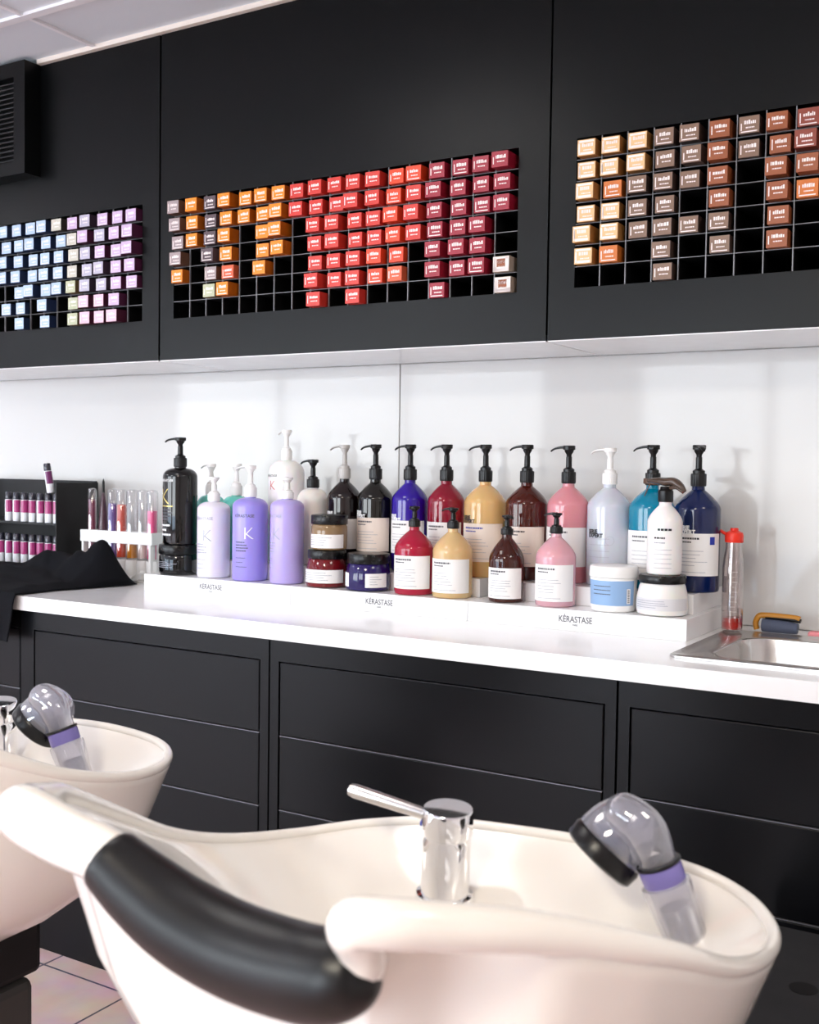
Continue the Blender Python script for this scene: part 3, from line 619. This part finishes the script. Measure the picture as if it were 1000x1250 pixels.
# brush / colour tool behind sink
t = empty('tint_brush', (-.515, 2.312, CT), 'short brush with ochre handle and dark bristles lying behind the sink', 'brush')
OCH = mat('ochre_plastic', hexc('b5791c'), .35)
b = MB(); b.tube(spline([(-.045, 0, .007), (-.048, 0, .02), (-.042, 0, .034), (-.03, 0, .037), (.0, 0, .037), (.03, 0, .036), (.04, 0, .034)], 20), [.006]*8+[.006]*12, 10); b.build('handle', OCH, t)
b = MB(); b.tube([(-.034, 0, .0165), (-.02, 0, .0165), (.02, 0, .0155), (.036, 0, .014)], [.0135, .014, .013, .011], 16, flat=1.0); b.build('brush_head', mat('slate_bristle', hexc('4b5266'), .6, bump=.6, bscale=900), t)
b = MB(); b.tube([(-.028, .0, .0345), (0, 0, .0345), (.03, 0, .033), (.042, 0, .030)], [.005, .0055, .006, .0045], 10); b.build('black_clip', BLKPL, t)
tag(MB().box(-.456, .10, 2.292, 2.318, CT+.0001, CT+.0135, bev=.004).build('pink_sponge_strip', mat('pink_foam', hexc('e08a90'), .7)), 'pink flat strip lying along the wall behind the sink', 'strip')

# ------------------------------------------------------------------ left: black display with tubes, tube rack, towel
DX0, DX1, DY0, DY1 = -3.02, -2.497, 2.178, 2.335
t = empty('product_display', ((DX0+DX1)/2, DY1, CT), 'black shelf display holding rows of small pink tubes', 'display stand')
ox, oy = (DX0+DX1)/2, DY1
b = MB(); hw = (DX1-DX0)/2
b.box(hw-.004, hw, DY0-oy, 0, 0, .271); b.build('side_panel', BLKMAT, t)
MB().box(-hw, -hw+.004, DY0-oy, 0, 0, .271).build('side_panel', BLKMAT, t)
MB().box(-hw+.004, hw-.004, -.006, 0, 0, .275).build('back_panel', BLKMAT, t)
for z in (.026, .148): MB().box(-hw+.004, hw-.004, DY0-oy+.004, -.006, z, z+.006).build('shelf', BLKPL, t)
TW = mat('tube_white', hexc('eef0f5'), .25, coat=.3); TP = mat('tube_magenta', hexc('a83072'), .25, coat=.3); TD = mat('tube_cap_dark', hexc('2b2b38'), .2, coat=.4)
TV = mat('tube_plum', hexc('8e2f78'), .25)
def tube_bottle(first, x, y, z, label, group, mid=TP, tilt=0):
    if first is None:
        t = empty('product_tube', (x, y, z), label, 'tube', group)
        MB().lathe([(.0098, 0), (.0105, .002), (.0108, .028), (.0108, .05), (.0108, .062), (.0095, .064)], 24).build('body', TW, t)
        arc_label(t, 'label', .0109, .026, .062, FR-.2, FR+2.2, TP, .0002)
        MB().lathe([(.0101, .0635), (.0104, .065), (.0101, .083), (.0085, .085)], 24).build('cap', TD, t)
        return t
    c = copy_tree(first); c.location = (x, y, z); c['label'] = label; c['group'] = group; return c
z2 = CT+.154; z1 = CT+.032; first = None
for row, (z, n, gname) in enumerate(((z2, 7, 'upper'), (z1, 8, 'lower'))):
    for k in range(n):
        x = -2.511-.0345*k
        lb = 'pink and white tube on the %s display shelf, %s from the right' % (gname, ORD[k])
        o = tube_bottle(first, x, 2.192, z+.0005, lb, 'tubes on the %s display shelf' % gname)
        first = first or o; o.rotation_euler = (0, 0, random.uniform(-.4, .4))
o = tube_bottle(first, -2.532, 2.188, z2+.0875, 'plum tube with dark cap tilted on top of the other tubes', 'tubes on the upper display shelf'); o.rotation_euler = (math.radians(3), math.radians(-7), .3)
PLUM = mat('plum_tube_label', hexc('6f2a60'), .25)
for ch in [q for q in bpy.data.objects if q.parent == o and q.name.startswith('label')]: ch.data = ch.data.copy(); ch.data.materials[0] = PLUM

t = empty('test_tube_rack', (-2.316, 2.25, CT), 'white rack with one bar holding glass colour tubes', 'rack')
b = MB(); b.box(-.14, .14, -.022, .022, .104, .138, bev=.002); b.build('holder_bar', WHITELAM, t)
for a in (-.135, .127): MB().box(a, a+.008, -.02, .02, .004, .104).build('leg', WHTPL, t)
b = MB(); b.box(-.14, .14, -.03, .03, 0, .004); b.tube([(.05, -.02, .008), (.1, -.045, .012), (.135, -.05, .034)], [.012, .012, .008], 10, flat=.5); b.build('foot', WHTPL, t)
GLS = thin('tube_glass', (.96, .96, .97), .10)
tubes = [(-2.430, '7d1f45', 'maroon', .84, .0130), (-2.3475, '5a3f92', 'violet', .78, .0155), (-2.3120, 'cf4426', 'orange-red', .76, .0155), (-2.2710, 'd98a1c', 'amber', .18, .0165), (-2.231, 'e9d3cc', 'pale', .1, .015), (-2.1945, 'ee5a92', 'pink', .66, .0160)]
for x, c, nm, fill, r in tubes:
    z0 = CT+.0045; h = .252
    t = empty('test_tube', (x, 2.25, z0), 'glass tube with %s fill standing in the white rack' % nm, 'tube', 'glass colour tubes in the white rack')
    MB().lathe([(r, .055), (r, h-.008), (r*.8, h-.002), (r*.3, h), (.0001, h)], 28, caps=False).build('glass', GLS, t)
    f0 = .06; MB().lathe([(r*.86, f0), (r*.86, f0+.04+(h-f0-.05)*fill)], 24).build('filling', mat('fill_'+nm, hexc(c), .3, coat=.2), t)
    MB().lathe([(r*1.02, 0), (r*1.05, .003), (r*1.05, .05), (r*.95, .0545)], 24).build('cap', WHTPL, t)
t = empty('applicator_brush', (-2.385, 2.25, CT+.0045), 'dark pointed applicator standing between maroon and violet tubes', 'brush')
MB().lathe([(.015, 0), (.015, .06), (.014, .14), (.009, .2), (.004, .24)], 20).build('body', mat('smoky', hexc('5b3a48'), .2, trans=.4), t)
MB().lathe([(.0042, .2405), (.0038, .27), (.001, .28)], 12).build('tip', BLKPL, t)

# towel: one cloth heaped on the worktop and hanging over its front edge
def noise2(x, y): return (math.sin(x*23+1.3*math.sin(y*17))+math.sin(y*31+x*11)+.6*math.sin((x+y)*47))/2.6
def bell(x, y, cx, cy, sx, sy): return math.exp(-(abs((x-cx)/sx)**2.6)-(abs((y-cy)/sy)**2.6))
def towel(u, v):
    # u 0..1 left->right, v 0..1 back->hem
    if v < .66:
        k = v/.66; y = 2.168-(2.168-1.807)*k
        xr = -2.170-.054*min(1, k*1.6); xl = -2.95; x = xl+(xr-xl)*u
        z = CT+.007+.050*math.exp(-abs((x+2.245)/.082)**5-abs((y-2.105)/.065)**3)+.044*bell(x, y, -2.248, 2.112, .030, .032)+.016*bell(x, y, -2.215, 2.10, .04, .03)+.050*bell(x, y, -2.40, 2.11, .09, .06)+.028*bell(x, y, -2.58, 2.04, .22, .10)
        e = min(1, (1-u)*18)
        z += e*(.006*(1+noise2(x, y))+.010*abs(math.sin(y*34+x*13+1.2*math.sin(x*9)))*math.exp(-((y-2.02)/.13)**2)+.012*max(0, noise2(x*2.2+3, y*2.1))*bell(x, y, -2.3, 2.1, .16, .09))*min(1, (1-k)*4+.25)
        if u > .955: z = CT+.0025+(z-CT-.0025)*math.sqrt(max(0, (1-u)/.045))
        if k < .06: z = CT+.0025+(z-CT-.0025)*math.sqrt(k/.06)
        return (x, y, z)
    k = (v-.66)/.34; xr = -2.212-.012*k; xl = -2.95; x = xl+(xr-xl)*u
    a = min(1, k/.08); y = 1.807-.008*a-.006*(1+math.sin(x*60+k*2))*k; z = CT+.007-.012*a**2-k*.105
    return (x, y, z)
b = MB(); b.grid(towel, 130, 90); o = b.build('towel', CLOTH, fix=True)
sm = o.modifiers.new('thickness', 'SOLIDIFY'); sm.thickness = .003; sm.offset = 1
tag(o, 'black towel heaped on the worktop and hanging over its edge', 'towel')

# ------------------------------------------------------------------ wash basins
CX, CY = -.535, .93
RIM = [(-.386, .575, .9235, .0168), (-.366, .586, .9245, .0165), (-.345, .612, .918, .0160), (-.30, .68, .898, .0145), (-.252, .78, .856, .0115), (-.228, .88, .810, .009), (-.2225, .98, .782, .0075), (-.235, 1.06, .773, .007), (-.275, 1.125, .773, .0065), (-.34, 1.162, .777, .006),
       (-.45, 1.178, .779, .006), (-.56, 1.182, .774, .006), (-.67, 1.178, .766, .006), (-.755, 1.15, .755, .006), (-.812, 1.08, .752, .0065), (-.832, .98, .770, .007), (-.828, .88, .805, .008), (-.81, .78, .858, .010), (-.783, .69, .905, .012), (-.766, .655, .917, .015),
       (-.748, .618, .928, .019), (-.722, .600, .934, .0225), (-.68, .599, .925, .0225), (-.6264, .602, .913, .021), (-.5932, .605, .893, .020), (-.5577, .607, .8785, .020), (-.5058, .608, .871, .020), (-.45, .604, .871, .019), (-.415, .600, .875, .018), (-.394, .596, .887, .017), (-.389, .588, .905, .0165)]
def make_basin():
    t = empty('wash_basin', (CX, CY, 0), 'white ceramic hair wash basin in the foreground with a black neck rest', 'wash basin', 'hair wash basins')
    N = 200; rim = spline(RIM, N, True)
    rs = []; FZ = .60; BZ = .485
    inner = [(0, .995), (.03, .965), (.08, .92), (.14, .86), (.20, .80), (.33, .68), (.50, .57), (.72, .47), (.90, .36), (.975, .22), (1, .0001)]
    outer = [(0, .998), (.04, .988), (.10, .968), (.2, .935), (.35, .885), (.5, .80), (.65, .67), (.8, .50), (.92, .31), (1, .2), (1.0, .0001)]
    for (x, y, zt, r) in rim:
        d = Vector((x-CX, y-CY, 0)).normalized()
        c = Vector((x, y, zt-r)); pts = []
        front = max(0, min(1, (.70-y)/.09)); front = front*front*(3-2*front)
        pi_ = c-d*r*.3; pb = c+d*(r*.85*(1-front)-.036*front)+Vector((0, 0, -r*.45))
        for g, s_ in reversed(inner): pts.append(Vector((CX+(pi_.x-CX)*s_, CY+(pi_.y-CY)*s_, (pi_.z-.002)+(FZ-pi_.z+.002)*g)))
        pts.append(c+Vector((0, 0, r*.3)))
        for g, s_ in outer: pts.append(Vector((CX+(pb.x-CX)*s_, CY+(pb.y-CY)*s_, pb.z+(BZ-pb.z)*g)))
        rs.append([p-Vector((CX, CY, 0)) for p in pts])
    nv = len(rs[0]); b = MB(); vs = [p for j in range(nv) for p in [rs[i][j] for i in range(N)]]
    b.add(vs, [(j*N+i, j*N+(i+1) % N, (j+1)*N+(i+1) % N, (j+1)*N+i) for j in range(nv-1) for i in range(N)], 0, True)
    # rolled rim bead, closed sweep
    K = 20; vs = []
    for i in range(N):
        p = Vector((rim[i][0]-CX, rim[i][1]-CY, rim[i][2]-rim[i][3])); a, q = rim[i-2], rim[(i+2) % N]
        T = Vector((q[0]-a[0], q[1]-a[1], (q[2]-q[3])-(a[2]-a[3]))).normalized(); r = rim[i][3]
        side = T.cross(Vector((0, 0, 1)))
        side = side.normalized() if side.length > .15 else Vector((1, 0, 0)); up = side.cross(T).normalized()
        for k in range(K): a_ = 2*PI*k/K; vs.append(p+side*r*math.cos(a_)+up*r*math.sin(a_))
    b.add(vs, [(i*K+k, i*K+(k+1) % K, ((i+1) % N)*K+(k+1) % K, ((i+1) % N)*K+k) for i in range(N) for k in range(K)], 0, True)
    b.build('bowl', CERAM, t, auto=80)
    # neck rest swept over the sagging front lip, rounded at its right end
    P = [(-.632, .602, .8935, .0245), (-.600, .604, .876, .0290), (-.5577, .605, .8595, .0320), (-.5058, .604, .8505, .0330), (-.45, .598, .8525, .0325), (-.42, .593, .858, .0310), (-.398, .589, .865, .0260), (-.385, .586, .870, .0170), (-.381, .585, .872, .004)]
    q = spline(P, 56); b = MB(); b.tube([(a-CX, c-CY, z) for a, c, z, r in q], [q[0][3]*.93]+[r for a, c, z, r in q][1:], 36)
    b.build('neck_rest', BLACKRUB, t)
    # mixer tap
    fz = .706; tp = MB(); ax = Matrix.Translation((-.6035-CX, 1.085-CY, fz)) @ Matrix.Rotation(math.radians(4), 4, 'Y') @ Matrix.Rotation(math.radians(4), 4, 'X')
    m = MB(); m.lathe([(.033, -.012), (.0335, .006), (.032, .010), (.0275, .011), (.0275, .072), (.025, .076), (.025, .079)], 48, M=ax); m.build('mixer_tap', CHROME, t)
    mt = [o for o in bpy.data.objects if o.parent == t and o.name.startswith('mixer_tap')][0]
    m = MB(); m.lathe([(.0275, .0795), (.029, .081), (.029, .108), (.0275, .110), (.012, .1105)], 48, M=ax); m.build('cap', CHROME, mt)
    m = MB(); p0 = ax @ Vector((-.024, 0, .095)); p1 = p0+Vector((-.108, .0, .012)); m.tube([p0, p0.lerp(p1, .08), p0.lerp(p1, .94), p1], [.0075, .0068, .0085, .0072], 20); m.build('lever', BRUSH, mt)
    m = MB(); m.tube([ax @ Vector((-.028, -.004, .086)), ax @ Vector((-.0315, -.004, .086))], .004, 12); m.build('blue_dot', BLUEINK, mt)
    # pedestal
    b = MB(); b.lathe([(.06, .30), (.055, .42), (.06, .485), (.09, .50)], 32, -.14, .13); b.build('pedestal_neck', mat('pedestal_grey', hexc('8a8784'), .35, metal=.5), t)
    b = MB(); b.box(-.30, -.065, .06, .24, .34, .475, bev=.012); b.build('pedestal_housing', BLKMAT, t)
    b = MB(); b.box(-.28, -.06, .08, .22, .0, .339, bev=.015); b.build('pedestal_foot', mat('foot_grey', hexc('3f3d3b'), .5), t)
    return t
def make_shower():
    SXo, SYo, SZo = -.314, 1.085, .690
    t = empty('shower_head', (SXo, SYo, SZo), 'clear plastic hand shower with violet ring resting in the foreground basin', 'shower head', 'clear hand showers in the basins')
    o0 = Vector((SXo, SYo, SZo)); A = Vector((-.3105, 1.085, .696)); B = Vector((-.3445, 1.075, .786)); D = (B-A).normalized()
    def fr_(P, d):
        q = Vector((0, 0, 1)).rotation_difference(d); return Matrix.Translation(P-o0) @ q.to_matrix().to_4x4()
    b = MB(); Mx = fr_(A, D); Ln = (B-A).length
    b.lathe([(.018, 0), (.0215, .004), (.022, Ln*.5), (.0245, Ln*.78), (.0255, Ln*.92), (.025, Ln*.97), (.0215, Ln*.975), (.019, Ln*.9), (.0185, .01), (.001, .008)], 40, M=Mx, caps=False); b.build('handle', CLEAR, t)
    b = MB(); b.lathe([(.015, .014), (.0155, Ln*.72), (.001, Ln*.73)], 24, M=Mx, caps=False); b.build('filter_core', BEADS, t)
    b = MB(); b.lathe([(.0205, -.012), (.0205, .003)], 24, M=Mx); b.build('hose_nut', BLKPL, t)
    b = MB(); b.lathe([(.0212, Ln*.98), (.0222, Ln*1.0), (.0222, Ln*1.16), (.021, Ln*1.17)], 40, M=Mx); b.build('violet_ring', PURPR, t)
    b = MB(); b.lathe([(.0225, Ln*1.172), (.0232, Ln*1.18), (.0232, Ln*1.2), (.0225, Ln*1.21)], 40, M=Mx); b.build('seal_ring', BLKPL, t)
    E = A+D*(Ln*1.21); S = Vector((-.412, 1.08, .8005)); n = Vector((-.548, -.367, -.749)).normalized()   # face centre and its outward direction
    Rr = .0395; Md = fr_(S, -n)
    pts = spline([tuple(E-o0), tuple(E+D*.018-o0), tuple(E+D*.034+Vector((-.004, 0, .001))-o0), tuple(E+D*.044+Vector((-.018, 0, .002))-o0), tuple(S-n*.040-o0), tuple(S-n*.022-o0)], 20)
    b = MB(); b.tube(pts, [.0195]*3+[.0205, .0215, .022, .0225, .0225, .0225, .022, .0215, .0215, .022, .023, .024, .025, .025, .024, .022, .018], 28); b.build('elbow', CLEAR, t)
    b = MB()
    out = [(Rr*max(.001, math.cos(a)**.8), .009+.055*math.sin(a)) for a in [PI/2*k/14 for k in range(0, 15)]]
    b.lathe(out, 48, M=Md, caps=False); b.lathe([(r_*.93, .009+(z_-.009)*.94) for r_, z_ in out], 48, M=Md, caps=False)
    b.build('dome', CLEAR, t)
    b = MB(); b.lathe([(Rr*.95, -.0105), (Rr*1.03, -.008), (Rr*1.05, .006), (Rr*1.0, .0095)], 48, M=Md); b.build('face_ring', BLKPL, t)
    b = MB(); b.lathe([(.012, .0096), (.026, .011), (.027, .016), (.012, .024), (.006, .03)], 32, M=Md); b.build('spray_plate', mat('spray_plate', hexc('8f97a8'), .25, metal=.3), t)
    return t
basin = make_basin()
shower = make_shower()
DXB = -.87; DYB = .085
b2 = copy_tree(basin); b2.location = (CX+DXB, CY+DYB, 0); b2['label'] = 'white ceramic hair wash basin at the left edge, behind the foreground one'
s2 = copy_tree(shower); s2.location = (shower.location.x+DXB-.06, shower.location.y+DYB-.03, shower.location.z-.002); s2['label'] = 'clear plastic hand shower with dark face, in the left-hand basin'

# low black trolley-like unit at the right, behind the basin
t = empty('storage_unit', (.02, 1.5, 0), 'low charcoal storage unit with a round hole in its top, right of the basin', 'storage unit')
b = MB(); b.box(-.44, .40, -.26, .24, 0, .5, bev=.004); b.build('carcass', mat('charcoal_panel', hexc('2b2b2d'), .5), t)
b = MB(); b.lathe([(.019, .4995), (.019, .5006)], 28, -.318, .04); b.build('hole', BLKMAT, t)
